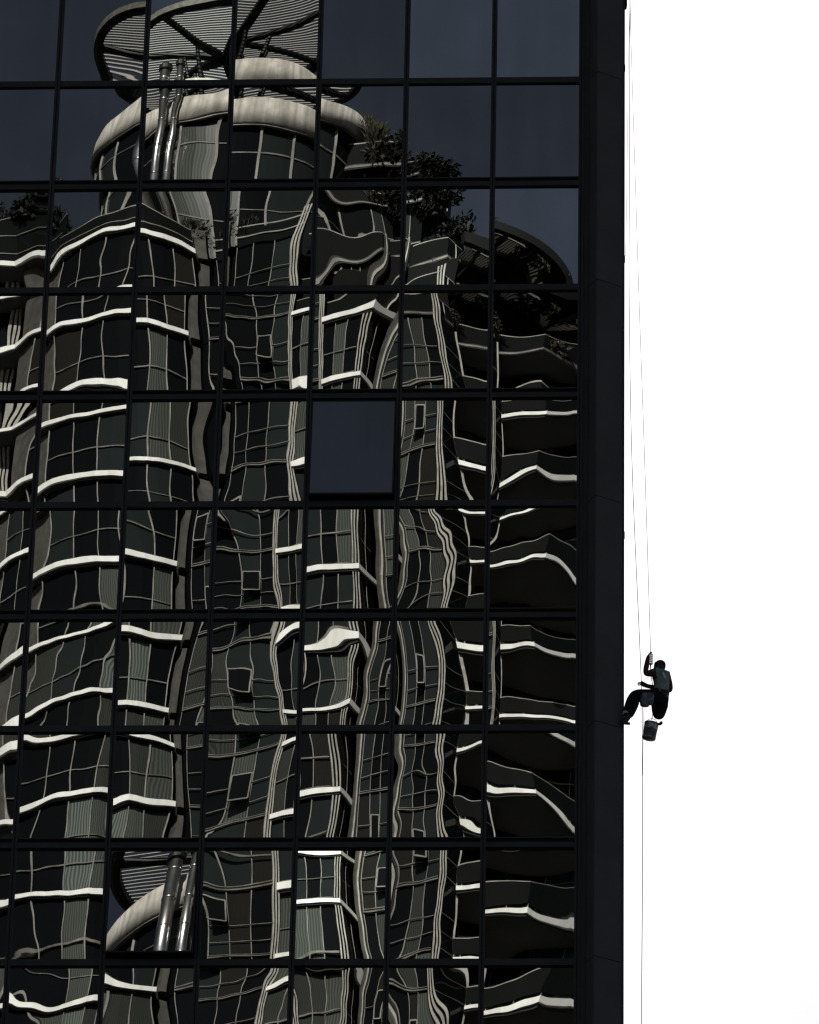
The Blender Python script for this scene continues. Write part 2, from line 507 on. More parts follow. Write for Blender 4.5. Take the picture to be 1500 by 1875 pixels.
A_IN = offset(A_EDGE, 0.28)
A_MX = [-14.45, -13.05, -11.65, -10.2, -9.15, -8.15]
for s in range(NST):
    zs = -s * HS                 # offset of this storey's objects from the terrace storey's
    top = S0                     # prototypes are built under the terrace slab
    # --- curved bay A with its white slab edge
    def slabA():
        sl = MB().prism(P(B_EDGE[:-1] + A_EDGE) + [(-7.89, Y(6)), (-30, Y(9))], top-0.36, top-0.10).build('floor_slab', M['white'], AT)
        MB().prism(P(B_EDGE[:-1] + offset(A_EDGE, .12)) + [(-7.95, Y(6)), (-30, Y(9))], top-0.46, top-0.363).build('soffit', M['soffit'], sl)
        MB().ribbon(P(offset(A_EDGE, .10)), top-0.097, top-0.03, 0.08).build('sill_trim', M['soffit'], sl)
        return sl
    once('slabA', slabA, zs)
    zb, zt = S0 - HS - 0.02, S0 - 0.5
    for k in range(5):
        xa, xb = A_MX[k], A_MX[k+1]
        pts = [lerp_pl(A_IN, xa)] + [p for p in A_IN if xa < p[0] < xb] + [lerp_pl(A_IN, xb)]
        mm = M['dglass'] if k in (0, 1) and rnd.random() < .8 else win_mat('green') if k in (2, 3) else win_mat()
        put(MB().ribbon(P(offset(pts, 0.06)), zb, zt, 0.03).build('window_pane', mm, AT), zs)
        def tr(pts=pts):
            return MB().ribbon(P(offset(pts, -0.02)), zb + 1.28, zb + 1.34, 0.06).build('transom', M['mull'], AT)
        once(('trA', k), tr, zs)
    for k, x in enumerate(A_MX):
        def mu(x=x):
            d = lerp_pl(A_IN, x)[1]
            return mullion(x, d, zb, zt, 0.10 if k != 3 else 0.14)
        once(('muA', k), mu, zs)
    # stone flank left of the bay and bay beyond
    once('flank', lambda: MB().ribbon(P(offset(A_EDGE[2:6], 0.45)), zb, zt, 0.3).build('stone_flank', M['stone'], AT), zs)
    def finB(k):
        x = -16.5 + 0.24*k
        return MB().box((x, Y(5.5), zb), (x+0.14, Y(5.15), zt)).build('fin', M['cream'], AT)
    for k in range(3):
        once(('finB', k), lambda k=k: finB(k), zs)
    for k, (xa, xb) in enumerate(((-17.9, -16.6), (-19.4, -17.95))):
        put(window(xa, 5.5, xb, 5.4, zb, zt, win_mat()), zs)
        once(('muB', k), lambda xb=xb: mullion(xa, 5.45, zb, zt), zs)
    # stone pier P1
    once('pier1', lambda: MB().prism([(-8.06, Y(2.1)), (-7.80, Y(1.8)), (-7.46, Y(1.95)), (-7.30, Y(3.2)), (-8.06, Y(3.2))], zb - 0.02, zt + 0.0).build('stone_pier', M['stone'], AT), zs)
    put(window(-7.55, 2.6, -7.0, 2.1, zb, zt + .42, M['dglass']), zs)
    # --- flat recessed wall C with thin slab lines
    xs = [-7.04, -6.05, -4.92, -3.9]
    for k in range(3):
        pa, pb = lerp_pl(C_EDGE, xs[k]), lerp_pl(C_EDGE, xs[k+1])
        put(window(pa[0], pa[1]+.12, pb[0], pb[1]+.12, zb, zt + .42, win_mat()), zs)
    for k, x in enumerate(xs):
        once(('muC', k), lambda x=x: mullion(x, lerp_pl(C_EDGE, x)[1]+.05, zb, zt + .42, 0.075), zs)
    for k, (dz, hh) in enumerate(((0.0, .055), (.12, .035), (.98, .035), (1.95, .035))):
        once(('trC', k), lambda dz=dz, hh=hh: MB().ribbon(P([(C_EDGE[0][0], C_EDGE[0][1]-.03), (C_EDGE[1][0], C_EDGE[1][1]-.03)]), zb+dz, zb+dz+hh, 0.05).build('transom', M['mull'], AT), zs)
    # open sash here and there
    if s in (1, 3, 4, 5, 6, 8, 10):
        k = rnd.choice((0, 1))
        xa, xb = xs[k]+.07, xs[k+1]-.07
        da = (lerp_pl(C_EDGE, xa)[1]+lerp_pl(C_EDGE, xb)[1])/2 - 0.1
        zz = rnd.choice((zb + 2.05, zb + 1.05))
        f = MB()
        hh, out = 1.45 if zz < zb+1.5 else 1.3, .42
        a, b_, c_, d_ = (xa, Y(da), zz+hh), (xb, Y(da), zz+hh), (xb, Y(da-out), zz), (xa, Y(da-out), zz)
        for p, q in ((a, b_), (b_, c_), (c_, d_), (d_, a)):
            f.bar(p, q, .07, .07, (0, 1, 0.2))
        fo = put(f.build('open_sash', M['mull'], AT), zs)
        MB().add([a, b_, c_, d_], [(0, 1, 2, 3)]).build('pane', M['dglass'], fo)
    # --- wedge bay D
    def slabD():
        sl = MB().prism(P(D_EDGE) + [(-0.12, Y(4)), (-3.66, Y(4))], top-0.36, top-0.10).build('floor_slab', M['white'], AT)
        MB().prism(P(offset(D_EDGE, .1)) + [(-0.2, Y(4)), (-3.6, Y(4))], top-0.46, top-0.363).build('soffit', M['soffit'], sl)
        return sl
    if s > 0:
        once('slabD', slabD, zs)
        Di = offset(D_EDGE, 0.25)
        dx = [-3.55, -2.72, -1.98, -1.02]
        for k in range(3):
            pa, pb = lerp_pl(Di, dx[k]), lerp_pl(Di, dx[k+1])
            put(window(pa[0], pa[1]+.05, pb[0], pb[1]+.05, zb, zt, win_mat('green' if rnd.random() < .75 else None)), zs)
            once(('muD', k), lambda k=k: mullion(dx[k], lerp_pl(Di, dx[k])[1], zb, zt, 0.075), zs)
        for k, dz in enumerate((0.0, 1.5)):
            once(('trD', k), lambda dz=dz: MB().ribbon(P([(Di[0][0], Di[0][1]-.03), (Di[1][0], Di[1][1]-.03), (Di[2][0]-.3, Di[2][1]-.03)]), zb+dz, zb+dz+.06, .05).build('transom', M['mull'], AT), zs)
        for k in range(3):
            once(('finD', k), lambda k=k: MB().box((-1.20+.15*k, Y(.38), zb), (-1.135+.15*k, Y(.04), zt)).build('fin', M['cream'], AT), zs)
        pa, pb = Di[2], Di[3]
        put(window(pa[0], pa[1]+.05, pb[0], pb[1]+.05, zb, zt, M['dglass']), zs)
        once('trD3', lambda: MB().ribbon(P([pa, pb]), zb+1.5, zb+1.55, .05).build('transom', M['mull'], AT), zs)
        once('muD5', lambda: mullion((pa[0]+pb[0])/2+.1, (pa[1]+pb[1])/2+.1, zb, zt, .04), zs)
    # --- pier P2, wall E
    once('pier2', lambda: MB().prism([(-0.14, Y(1.55)), (.02, Y(1.3)), (.20, Y(1.22)), (.31, Y(1.4)), (.31, Y(3)), (-0.14, Y(3))], zb - .03, zt + .45).build('stone_pier', M['stone'], AT), zs)
    once('fin2', lambda: MB().box((.10, Y(1.21), zb - .03), (.19, Y(1.08), zt + .45)).build('fin', M['cream'], AT), zs)
    if s > 0:
        xs = [0.32, 1.02, 1.68, 2.32]
        for k in range(3):
            pa, pb = lerp_pl(E_EDGE, xs[k]), lerp_pl(E_EDGE, xs[k+1])
            put(window(pa[0], pa[1]+.12, pb[0], pb[1]+.12, zb, zt + .42, win_mat()), zs)
            once(('muE', k), lambda k=k: mullion(xs[k], lerp_pl(E_EDGE, xs[k])[1]+.05, zb, zt+.42, .075), zs)
        for k, (dz, hh) in enumerate(((0.0, .055), (.12, .035), (.98, .035), (1.95, .035))):
            once(('trE', k), lambda dz=dz, hh=hh: MB().ribbon(P([(E_EDGE[0][0], E_EDGE[0][1]-.03), (E_EDGE[1][0], E_EDGE[1][1]-.03)]), zb+dz, zb+dz+hh, .05).build('transom', M['mull'], AT), zs)
        if s in (2, 5, 7, 9):
            xa, xb = xs[1]+.07, xs[2]-.07
            da = lerp_pl(E_EDGE, xs[1])[1]-.1
            zz, hh, out = zb+1.05, 1.5, .42
            f = MB()
            a, b_, c_, d_ = (xa, Y(da), zz+hh), (xb, Y(da), zz+hh), (xb, Y(da-out), zz), (xa, Y(da-out), zz)
            for p, q in ((a, b_), (b_, c_), (c_, d_), (d_, a)):
                f.bar(p, q, .07, .07, (0, 1, .2))
            fo = put(f.build('open_sash', M['mull'], AT), zs)
            MB().add([a, b_, c_, d_], [(0, 1, 2, 3)]).build('pane', M['dglass'], fo)
    # return wall between E and the balconies
    if s > 0:
        put(window(2.80, .62, 3.39, 1.75, zb, zt+.45, M['dglass']), zs)
        for k, dz in enumerate((0.0, 1.0, 1.97)):
            once(('trR', k), lambda dz=dz: MB().ribbon(P([(2.80, .56), (3.39, 1.69)]), zb+dz, zb+dz+.045, .04).build('transom', M['mull'], AT), zs)
        once('colF', lambda: MB().box((3.36, Y(1.95), zb), (3.50, Y(1.78), zt+.48)).build('balcony_post', M['cream'], AT), zs)
        # --- deep balconies F
        def slabF():
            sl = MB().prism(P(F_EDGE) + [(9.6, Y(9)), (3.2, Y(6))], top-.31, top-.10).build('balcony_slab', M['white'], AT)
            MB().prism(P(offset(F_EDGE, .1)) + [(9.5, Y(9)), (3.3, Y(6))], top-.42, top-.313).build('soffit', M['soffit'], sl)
            return sl
        if s > 1:
            once('slabF', slabF, zs)
        Fi = offset(F_EDGE, .12)
        def bal():
            b_ = MB().ribbon(P(Fi), zb+.10, zb+1.02, .02).build('balustrade', M['railglass'], AT)
            MB().ribbon(P(offset(F_EDGE, .10)), zb+1.022, zb+1.07, .05).build('hand_rail', M['cream'], b_)
            return b_
        once('balF', bal, zs - HS + HS)
        for k, x in enumerate((3.7, 5.2, 6.4)):
            once(('bpost', k), lambda x=x: MB().box((x-.02, Y(lerp_pl(Fi, x)[1]+.08), zb), (x+.02, Y(lerp_pl(Fi, x)[1]+.04), zb+1.02)).build('rail_post', M['cream'], AT), zs)
        for k in range(4):
            xa, xb = 3.5+1.6*k, 3.5+1.6*(k+1)
            put(window(xa, 4.9+.3*k, xb, 5.2+.3*k, zb, zt+.02, M['dglass2'] if rnd.random() < .3 else M['dglass']), zs)
            once(('muF', k), lambda xa=xa, k=k: mullion(xa, 4.85+.3*k, zb, zt+.02, .06), zs)
        once('trF', lambda: MB().ribbon(P([(3.5, 4.8), (9.9, 6.0)]), zb+2.55, zb+2.61, .05).build('transom', M['mull'], AT), zs)

# full-height triple fins
zlow = S0 - NST*HS
for x0, d0, dx_, ztop in ((-3.88, .82, .135, S0+1.5), (2.38, .50, .145, S0-HS+1.6)):
    for k in range(3):
        MB().box((x0+dx_*k, Y(d0+.35-.03*k), zlow), (x0+dx_*k+.075, Y(d0-.05*k), ztop)).build('fin', M['cream'], AT)
    MB().box((x0+.02, Y(d0+.9), zlow), (x0+dx_*2+.1, Y(d0+.36), ztop-.1)).build('fin_back', M['soffit'], AT)

# --- terrace over bay A: floor, balustrade, end post, wall C parapet
MB().prism(P(offset(A_EDGE, .3)) + [(-7.9, Y(9)), (3.2, Y(9)), (3.2, Y(20)), (-18, Y(20))], S0-.09, S0-.02).build('terrace_floor', M['soffit'], AT)
bl = MB().ribbon(P(offset(A_EDGE[4:], .18)), S0+.06, S0+1.08, .02).build('balustrade', M['railglass'], AT)
MB().ribbon(P(offset(A_EDGE[4:], .16)), S0+1.082, S0+1.13, .05).build('hand_rail', M['cream'], bl)
MB().ribbon(P(offset(A_EDGE[4:], .16)), S0+.35, S0+.39, .03).build('lower_rail', M['cream'], bl)
MB().box((-7.98, Y(2.0), S0-.3), (-7.45, Y(1.6), S0+1.35)).build('stone_post', M['stone'], AT)
MB().prism(P(C_EDGE) + [(-3.6, Y(4)), (-7.04, Y(4))], S0-.1, S0+.9).build('parapet', M['railglass'], AT)
for dz in (.35, .95):
    MB().ribbon(P([(C_EDGE[0][0], 1.84), (-3.6, .78)]), S0+dz, S0+dz+.07, .05).build('hand_rail', M['cream'], AT)

lp = offset(B_EDGE[:-1] + A_EDGE[:5], .35)
MB().prism(P(lp) + [(lp[-1][0]+.6, Y(6)), (-30, Y(12))], S0-.08, S0+1.7).build('parapet', M['railglass'], AT)
for dz in (.5, 1.55):
    MB().ribbon(P(offset(lp, -.05)), S0+dz, S0+dz+.05, .04).build('hand_rail', M['mull'], AT)
bl = MB().ribbon(P(offset(lp, .2)), S0+1.72, S0+2.7, .02).build('balustrade', M['railglass'], AT)
MB().ribbon(P(offset(lp, .18)), S0+2.702, S0+2.75, .05).build('hand_rail', M['mull'], bl)

# --- set-back penthouse levels stepping down to the right above D, E and F
def terrace(pl, z, hrail=1.05):
    sl = MB().prism(P(pl) + [(pl[-1][0], Y(16)), (pl[0][0], Y(16))], z-.22, z).build('terrace_slab', M['soffit'], AT)
    MB().ribbon(P(offset(pl, -.02)), z-.16, z-.06, .04).build('edge_trim', M['mull'], sl)
    b_ = MB().ribbon(P(offset(pl, .12)), z+.02, z+hrail, .02).build('balustrade', M['railglass'], AT)
    MB().ribbon(P(offset(pl, .10)), z+hrail+.002, z+hrail+.05, .05).build('hand_rail', M['cream'], b_)
    for k in range(len(pl)-1):
        mx_, md = (pl[k][0]+pl[k+1][0])/2, (pl[k][1]+pl[k+1][1])/2
        MB().box((mx_-.025, Y(md+.2), z), (mx_+.025, Y(md+.14), z+hrail)).build('rail_post', M['cream'], b_)
def setback(pl, z0, z1, n):
    for k in range(n):
        xa = pl[0][0] + (pl[1][0]-pl[0][0])*k/n; xb = pl[0][0] + (pl[1][0]-pl[0][0])*(k+1)/n
        da = pl[0][1] + (pl[1][1]-pl[0][1])*k/n; db = pl[0][1] + (pl[1][1]-pl[0][1])*(k+1)/n
        MB().ribbon([(xa, Y(da)), (xb, Y(db))], z0, z1, .03).build('window_pane', M['dglass'] if k % 2 else M['dglass2'], AT)
        MB().box((xa-.04, Y(da+.1), z0), (xa+.04, Y(da-.07), z1)).build('mullion', M['mull'], AT)
    MB().ribbon([(pl[0][0], Y(pl[0][1]-.06)), (pl[1][0], Y(pl[1][1]-.06))], z0+2.2, z0+2.26, .04).build('transom', M['mull'], AT)
S1 = S0 - HS
terrace([(-3.4, .9), (-0.85, .2), (-0.1, 1.8)], S1 - .1)
setback([(-3.4, 3.3), (0.1, 3.0)], S1, S0, 4)
terrace([(-3.4, 3.1), (-0.4, 2.8), (0.3, 3.4)], S0)
setback([(-3.2, 5.6), (0.8, 5.6)], S0, S0 + 4.5, 4)
terrace([(-2.8, 5.2), (0.6, 5.0), (1.9, 6.2), (2.6, 7.6)], S0 + 4.7)
terrace([(.34, 1.5), (2.5, .8), (3.3, 2.0)], S1 + .5)
setback([(.3, 3.4), (3.0, 3.4)], S1, S0 - .3, 3)
terrace([(.4, 3.6), (2.6, 3.2), (3.4, 4.6)], S0 - .1)
terrace([(3.4, 3.0), (6.3, 3.2), (8.0, 5.4)], S1 + .1)
setback([(3.0, 6.2), (8.6, 7.4)], S1, S0 - .4, 5)
MB().prism([(-4, Y(6.2)), (1.6, Y(6.4)), (3.2, Y(8.4)), (3.2, Y(20)), (-4, Y(20))], S0 - .5, S0 + 4.4).build('penthouse_core', M['core'], AT)
MB().prism([(3.2, Y(7.9)), (8.6, Y(8.2)), (8.6, Y(20)), (3.2, Y(20))], S1 - .5, S0 - .5).build('penthouse_core', M['core'], AT)

# --- glazed drum with a concrete band
CX, CD, RD = -7.3, 7.6, 6.1
def arc(rad, a0, a1, n, cx=CX, cd=CD):
    return [(cx + rad*math.sin(R(a0 + (a1-a0)*i/n)), cd - rad*math.cos(R(a0 + (a1-a0)*i/n))) for i in range(n+1)]
BZ0, BZ1 = S0 + 6.2, S0 + 7.75
MB().ribbon(P(arc(RD, -150, 150, 60)), BZ0, BZ1, .35).build('concrete_band', M['concrete'], AT, True)
MB().ribbon(P(arc(RD-.1, -150, 150, 60)), BZ0-.12, BZ0-.02, .2).build('band_drip', M['cream'], AT)
pr = MB(); pr.prism(P(arc(RD-.36, -180, 176, 59)), BZ0 - .3, BZ1 - .3); pr.build('drum_roof', M['core'], AT)
for k in range(12):
    a0 = -100 + 17*k
    MB().ribbon(P(arc(RD-.45, a0, a0+17, 4)), S0, BZ0-.13, .03).build('window_pane', (M['curt1'] if k in (4, 5) else M['dglass2'] if k % 3 else M['dglass']), AT)
    x, d = arc(RD-.42, a0, a0, 1)[0]
    MB().box((x-.06, Y(d+.08), S0), (x+.06, Y(d-.08), BZ0-.13)).build('mullion', M['mull'], AT)
for dz in (2.4, 4.7):
    MB().ribbon(P(arc(RD-.40, -100, 104, 40)), S0+dz, S0+dz+.07, .06).build('transom', M['mull'], AT)
pr = MB(); pr.prism(P(arc(RD-.7, -180, 176, 59)), S0, BZ0-.3); pr.build('drum_core', M['core'], AT)

# --- round louvred canopy above the drum
def canopy(cx, cd, rad, z, span, nslat, posts, label, slat_m, rim_m):
    rim = MB().ribbon(P(arc(rad, -179.9, 179.9, 90, cx, cd)), z-.16, z+.26, .20).build('canopy_rim', rim_m, AT, False)
    rim['label'] = label
    MB().ribbon(P(arc(rad-.22, -179.9, 179.9, 90, cx, cd)), z-.30, z+.10, .32).build('rim_beam', M['beam'], rim)
    for k in range(nslat):
        yy = -rad + .5 + (2*rad-1.0)*k/(nslat-1)
        hw = math.sqrt(max((rad-.5)**2 - yy*yy, 0.0))
        if hw < .3:
            continue
        c = MB().bar((cx-hw, Y(cd)-yy, z+.02), (cx+hw, Y(cd)-yy, z+.02), .035, .062, (0, -.25, 1))
        c.build('canopy_slat', slat_m, AT)
    for k in range(posts):
        a = R(20 + 360*k/posts)
        MB().bar((cx, Y(cd), z-.16), (cx+(rad-.3)*math.sin(a), Y(cd)+(rad-.3)*math.cos(a), z-.16), .42, .20).build('canopy_beam', M['beam'], rim)
    for k in range(posts):
        a = R(20 + 360*k/posts)
        MB().tube([(cx+3.2*math.sin(a)*.6, Y(cd)+3.2*math.cos(a)*.6, z-.2), (cx+1.0*math.sin(a), Y(cd)+1.0*math.cos(a), z-4.2)], .12, 8).build('canopy_post', M['beam'], rim)
canopy(CX - .45, CD, 6.1, S0 + 13.0, 0, 44, 7, 'round louvred roof canopy', M['slat'], M['rim'])
# sector of a lower louvred ring sweeping down over the right hand terraces
RX, RDp, RR, RZ = 0.2, 9.2, 8.6, S0 - .05
rg = MB().ribbon(P(arc(RR, 24, 100, 30, RX, RDp)), RZ-.28, RZ+.34, .55).build('canopy_rim', M['beam'], AT)
rg['label'] = 'black curved rim of the lower louvred canopy'
MB().ribbon(P(arc(RR-.95, 30, 88, 26, RX, RDp)), RZ-.10, RZ+.03, .10).build('edge_trim', M['mull'], rg)
MB().ribbon(P(arc(RR-2.4, 30, 96, 26, RX, RDp)), RZ-.30, RZ+.02, .25).build('inner_beam', M['beam'], rg)
MB().prism(P(arc(RR-2.45, 16, 110, 26, RX, RDp)) + [(7, Y(18)), (1.6, Y(18)), (1.6, Y(5.0))], RZ-.30, RZ-.02).build('terrace_roof', M['soffit'], AT)
for k in range(52):
    a_ = R(28 + 70*k/51)
    p = (RX+(RR-1.1)*math.sin(a_), Y(RDp-(RR-1.1)*math.cos(a_)), RZ-.04); q = (RX+(RR-2.35)*math.sin(a_), Y(RDp-(RR-2.35)*math.cos(a_)), RZ-.04)
    MB().bar(p, q, .05, .12).build('canopy_slat', M['slat2'], AT)
for k in range(5):
    a_ = R(32 + 15*k)
    MB().bar((RX+(RR-.3)*math.sin(a_), Y(RDp-(RR-.3)*math.cos(a_)), RZ-.2), (RX+(RR-4.2)*math.sin(a_), Y(RDp-(RR-4.2)*math.cos(a_)), RZ-.9), .16, .2).build('canopy_bracket', M['beam'], rg)

# --- flue ducts standing in front of the drum
for x, rr, zt_, d in ((-10.05, .30, S0+8.0, 1.3), (-9.2, .21, S0+8.2, 1.25)):
    du = MB().tube([(x, Y(d), S0), (x, Y(d), zt_)], rr, 20).build('flue_duct', M['duct'], AT, True)
    for z in [S0+1.3+1.55*k for k in range(6)]:
        if z < zt_-.3:
            MB().tube([(x, Y(d), z), (x, Y(d), z+.07)], rr+.025, 20).build('duct_collar', M['duct'], du, True)
    MB().lathe((x, Y(d), zt_+.05), [(rr*.9, 0), (rr*1.35, .05), (rr*1.35, .3), (rr*.6, .5)], 18).build('duct_cap', M['beam'], du)

# ------------------------------------------------------------------ shrubs on the terraces
def shrub(loc, rx, ry, rz, n, leaf, ls, material, label, seed, spiky=False):
    r_ = random.Random(seed)
    t = thing('terrace_shrub', loc, label, 'shrub')
    lv = MB()
    for _ in range(n):
        while True:
            p = Vector((r_.uniform(-1,1), r_.uniform(-1,1), r_.uniform(-1,1)))
            if .15 < p.length < 1: break
        lump = 0.75 + .35*math.sin(3.1*p.x+seed)*math.cos(2.7*p.z+2*seed)
        c = Vector((p.x*rx*lump, p.y*ry*lump, rz*.9 + p.z*rz*lump))
        if spiky:
            d = (c - Vector((0,0,rz*.4))).normalized() + Vector((r_.gauss(0,.25), r_.gauss(0,.25), r_.gauss(0.2,.2)))
        else:
            d = Vector((r_.gauss(0,1), r_.gauss(0,1), r_.gauss(0,.7)))
        d.normalize()
        s = d.cross(Vector((r_.gauss(0,1), r_.gauss(0,1), r_.gauss(0,1)))).normalized()
        L = ls*r_.uniform(.6, 1.4); wd = L*(.18 if spiky else .42)
        c = c + Vector(loc)
        lv.add([c, c+d*L*.5+s*wd*.5, c+d*L, c+d*L*.5-s*wd*.5], [(0,1,2,3)])
    lv.build('foliage', material, t)
    st = MB()
    for _ in range(7):
        a = r_.uniform(0, 6.28); q = r_.uniform(.2, .7)
        st.tube([Vector(loc), Vector(loc)+Vector((math.cos(a)*rx*q*.4, math.sin(a)*ry*q*.4, rz*.7)), Vector(loc)+Vector((math.cos(a)*rx*q, math.sin(a)*ry*q, rz*1.4))], [.05,.035,.012], 6)
    st.build('stem', M['stem'], t)
    return t
shrub((-15.1, Y(3.9), S0+2.1), 1.0, .9, .9, 1100, 1, .26, M['leaf'], 'dark bushy shrub on the roof terrace left of the curved bay', 3)
shrub((-16.9, Y(5.2), S0+1.9), 1.2, .9, 1.2, 900, 1, .26, M['leaf'], 'dark low shrub at the far left end of the roof terrace', 4)
shrub((-7.9, Y(1.75), S0+.6), .9, .5, .95, 420, 1, .30, M['leaf'], 'dark fan leaved plant in front of the glazed drum', 5, True)
shrub((-6.6, Y(2.1), S0+.4), .7, .5, .9, 300, 1, .30, M['leaf'], 'smaller dark plant beside the glazed drum', 6, True)
shrub((-0.8, Y(5.3), S0+4.7), .8, .7, 1.6, 900, 1, .45, M['leaf2'], 'pale olive spiky shrub high on the stepped terrace', 7, True)
shrub((0.95, Y(5.6), S0+3.9), 2.0, 1.1, 1.35, 2600, 1, .40, M['leaf'], 'large dark rounded shrub below the olive one', 8)
shrub((6.9, Y(4.2), S1+.1), 1.0, .6, .55, 420, 1, .22, M['leaf2'], 'dry trailing plant at the right end of the lowest terrace', 9)
shrub((3.2, Y(2.4), S1+.6), .8, .5, .6, 350, 1, .22, M['leaf2'], 'straggly plant under the lower louvred canopy', 10)

shrub((2.9, Y(4.6), S0+1.2), 1.3, .8, 1.05, 1100, 1, .34, M['leaf'], 'dark shrub on the slope to the right of the large rounded shrub', 12)
shrub((4.4, Y(4.4), S0+.1), 1.1, .7, .9, 900, 1, .30, M['leaf'], 'dark shrub over the rim of the lower canopy', 13)
shrub((5.7, Y(4.0), S0-.5), 1.0, .7, .75, 800, 1, .28, M['leaf'], 'dark shrub spilling over the middle of the lower canopy rim', 14)
shrub((7.0, Y(5.6), S0-.6), 1.1, .7, .7, 800, 1, .28, M['leaf2'], 'olive shrub at the outer end of the lower canopy rim', 15)

# ------------------------------------------------------------------ rope access worker on the side wall of the glass tower
def wx(px):
    return 11.36 + (px - 1143) * 0.01045
def wz(py):
    return 64.69 - 0.013027 * py + 6.02e-7 * py * py
def wp(px, py, y=0.3):
    # keep what is seen at (px, py) there when it stands nearer or farther than the reference depth 0.3
    return Vector((wx(px), y, wz(py) + (y - 0.3) * 0.53))

def skin_body(name, joints, edges, root, parent, zone, mats, sub=2):
    names = list(joints)
    me = bpy.data.meshes.new(name + '_skeleton')
    me.from_pydata([joints[n][0] for n in names], [(names.index(a), names.index(b)) for a, b in edges], [])
    o = bpy.data.objects.new(name + '_skeleton', me)
    COL.objects.link(o)
    sk = o.modifiers.new('skin', 'SKIN')
    sk.use_smooth_shade = True
    if not me.skin_vertices:
        bpy.context.view_layer.objects.active = o
        bm = bmesh.new(); bm.from_mesh(me); bm.verts.layers.skin.verify(); bm.to_mesh(me); bm.free()
    for i, n in enumerate(names):
        r_ = joints[n][1]
        r_ = tuple(q*1.22 for q in r_) if isinstance(r_, tuple) else r_*1.22 if r_ > .03 else r_
        me.skin_vertices[0].data[i].radius = (r_, r_) if not isinstance(r_, tuple) else r_
        me.skin_vertices[0].data[i].use_root = (n == root)
    sb = o.modifiers.new('sub', 'SUBSURF'); sb.levels = sub; sb.render_levels = sub
    dg = bpy.context.evaluated_depsgraph_get()
    dg.update()
    res = bpy.data.meshes.new_from_object(o.evaluated_get(dg))
    bpy.data.objects.remove(o)
    res.name = name
    res.materials.clear()
    for m_ in mats:
        res.materials.append(m_)
    segs = [(Vector(joints[a][0]), Vector(joints[b][0]), zone(a, b)) for a, b in edges]
    for p in res.polygons:
        c = p.center
        best, bi = 1e9, 0
        for a, b, zi in segs:
            ab = b - a
            t = max(0, min(1, (c - a).dot(ab) / max(ab.length_squared, 1e-9)))
            d = (c - (a + ab*t)).length
            if d < best:
                best, bi = d, zi
        p.material_index = bi
        p.use_smooth = True
    b_ = Vector(parent['base'])
    res.transform(Matrix.Translation(-b_))
    ob = bpy.data.objects.new(name, res)
    COL.objects.link(ob)
    ob.parent = parent
    return ob

wbase = wp(1207, 1290)
WK = thing('person', wbase, 'rope access worker in dark trousers and grey green T-shirt hanging beside the tower edge', 'person')
J = {
 'pelvis': (wp(1209, 1277, .30), (.135, .125)),
 'waist':  (wp(1210, 1262, .27), (.125, .115)),
 'chest':  (wp(1210, 1244, .22), (.145, .125)),
 'upper':  (wp(1208, 1233, .22), (.135, .11)),
 'neck':   (wp(1206, 1227, .26), .062),
 'skull':  (wp(1207, 1222.5, .32), .085),
 'crown':  (wp(1208, 1217.5, .36), .085),
 'nose':   (wp(1201, 1222, .40), .045),
 # raised left arm to the descender
 'lsh':    (wp(1199.5, 1231, .12), .075),
 'lel':    (wp(1181, 1233, .10), .052),
 'lwr':    (wp(1186, 1206, .14), .036),
 'lpalm':  (wp(1187.5, 1200.5, .16), (.036, .026)),
 # right arm, elbow behind the back, hand forward on the second rope
 'rsh':    (wp(1219, 1235, .34), .072),
 'rel':    (wp(1227, 1266, .40), .055),
 'rwr':    (wp(1182, 1256, .40), .034),
 'rpalm':  (wp(1176, 1253, .38), (.036, .026)),
 # left leg braced on the side wall
 'lhip':   (wp(1203, 1277, .22), .125),
 'lkn':    (wp(1163, 1272, .10), .112),
 'lcalf':  (wp(1156, 1292, .02), .112),
 'lank':   (wp(1149, 1311, -.06), .088),
 # right leg hanging, knee down, shin folded back behind it
 'rhip':   (wp(1213, 1283, .36), .115),
 'rthigh': (wp(1209, 1300, .36), .105),
 'rkn':    (wp(1205, 1313, .38), .085),
 'rcalf':  (wp(1200, 1303, .66), .070),
 'rank':   (wp(1196, 1290, .95), .048),
 'rfoot':  (wp(1188, 1288, 1.04), .045),
}
E_ = [('pelvis','waist'),('waist','chest'),('chest','upper'),('upper','neck'),('neck','skull'),('skull','crown'),('skull','nose'),
      ('upper','lsh'),('lsh','lel'),('lel','lwr'),('lwr','lpalm'),('upper','rsh'),('rsh','rel'),('rel','rwr'),('rwr','rpalm'),
      ('pelvis','lhip'),('lhip','lkn'),('lkn','lcalf'),('lcalf','lank'),('pelvis','rhip'),('rhip','rthigh'),('rthigh','rkn'),('rkn','rcalf'),('rcalf','rank'),('rank','rfoot')]
def fingers(pre, palm, dirv, side, curl):
    pv = Vector(palm); dv = Vector(dirv).normalized(); sv = Vector(side).normalized(); cv = Vector(curl).normalized()
    for k, L in enumerate((.070, .080, .074, .058)):
        a = pv + sv*(.027 - .018*k) + dv*.030
        b = a + dv*L*.5 + cv*.012
        c = b + dv*L*.18 + cv*L*.5
        for n_, q in (('a', a), ('b', b), ('c', c)):
            J[f'{pre}{k}{n_}'] = (q, .0085)
        E_.extend([(pre+'palm', f'{pre}{k}a'), (f'{pre}{k}a', f'{pre}{k}b'), (f'{pre}{k}b', f'{pre}{k}c')])
    a = pv + sv*.042 - dv*.012
    b = a + sv*.022 + dv*.028 + cv*.018
    J[pre+'ta'] = (a, .0105); J[pre+'tb'] = (b, .009)
    E_.extend([(pre+'palm', pre+'ta'), (pre+'ta', pre+'tb')])
fingers('l', J['lpalm'][0], (.25, .1, 1), (0.2, -1, 0.1), (1, .3, 0))
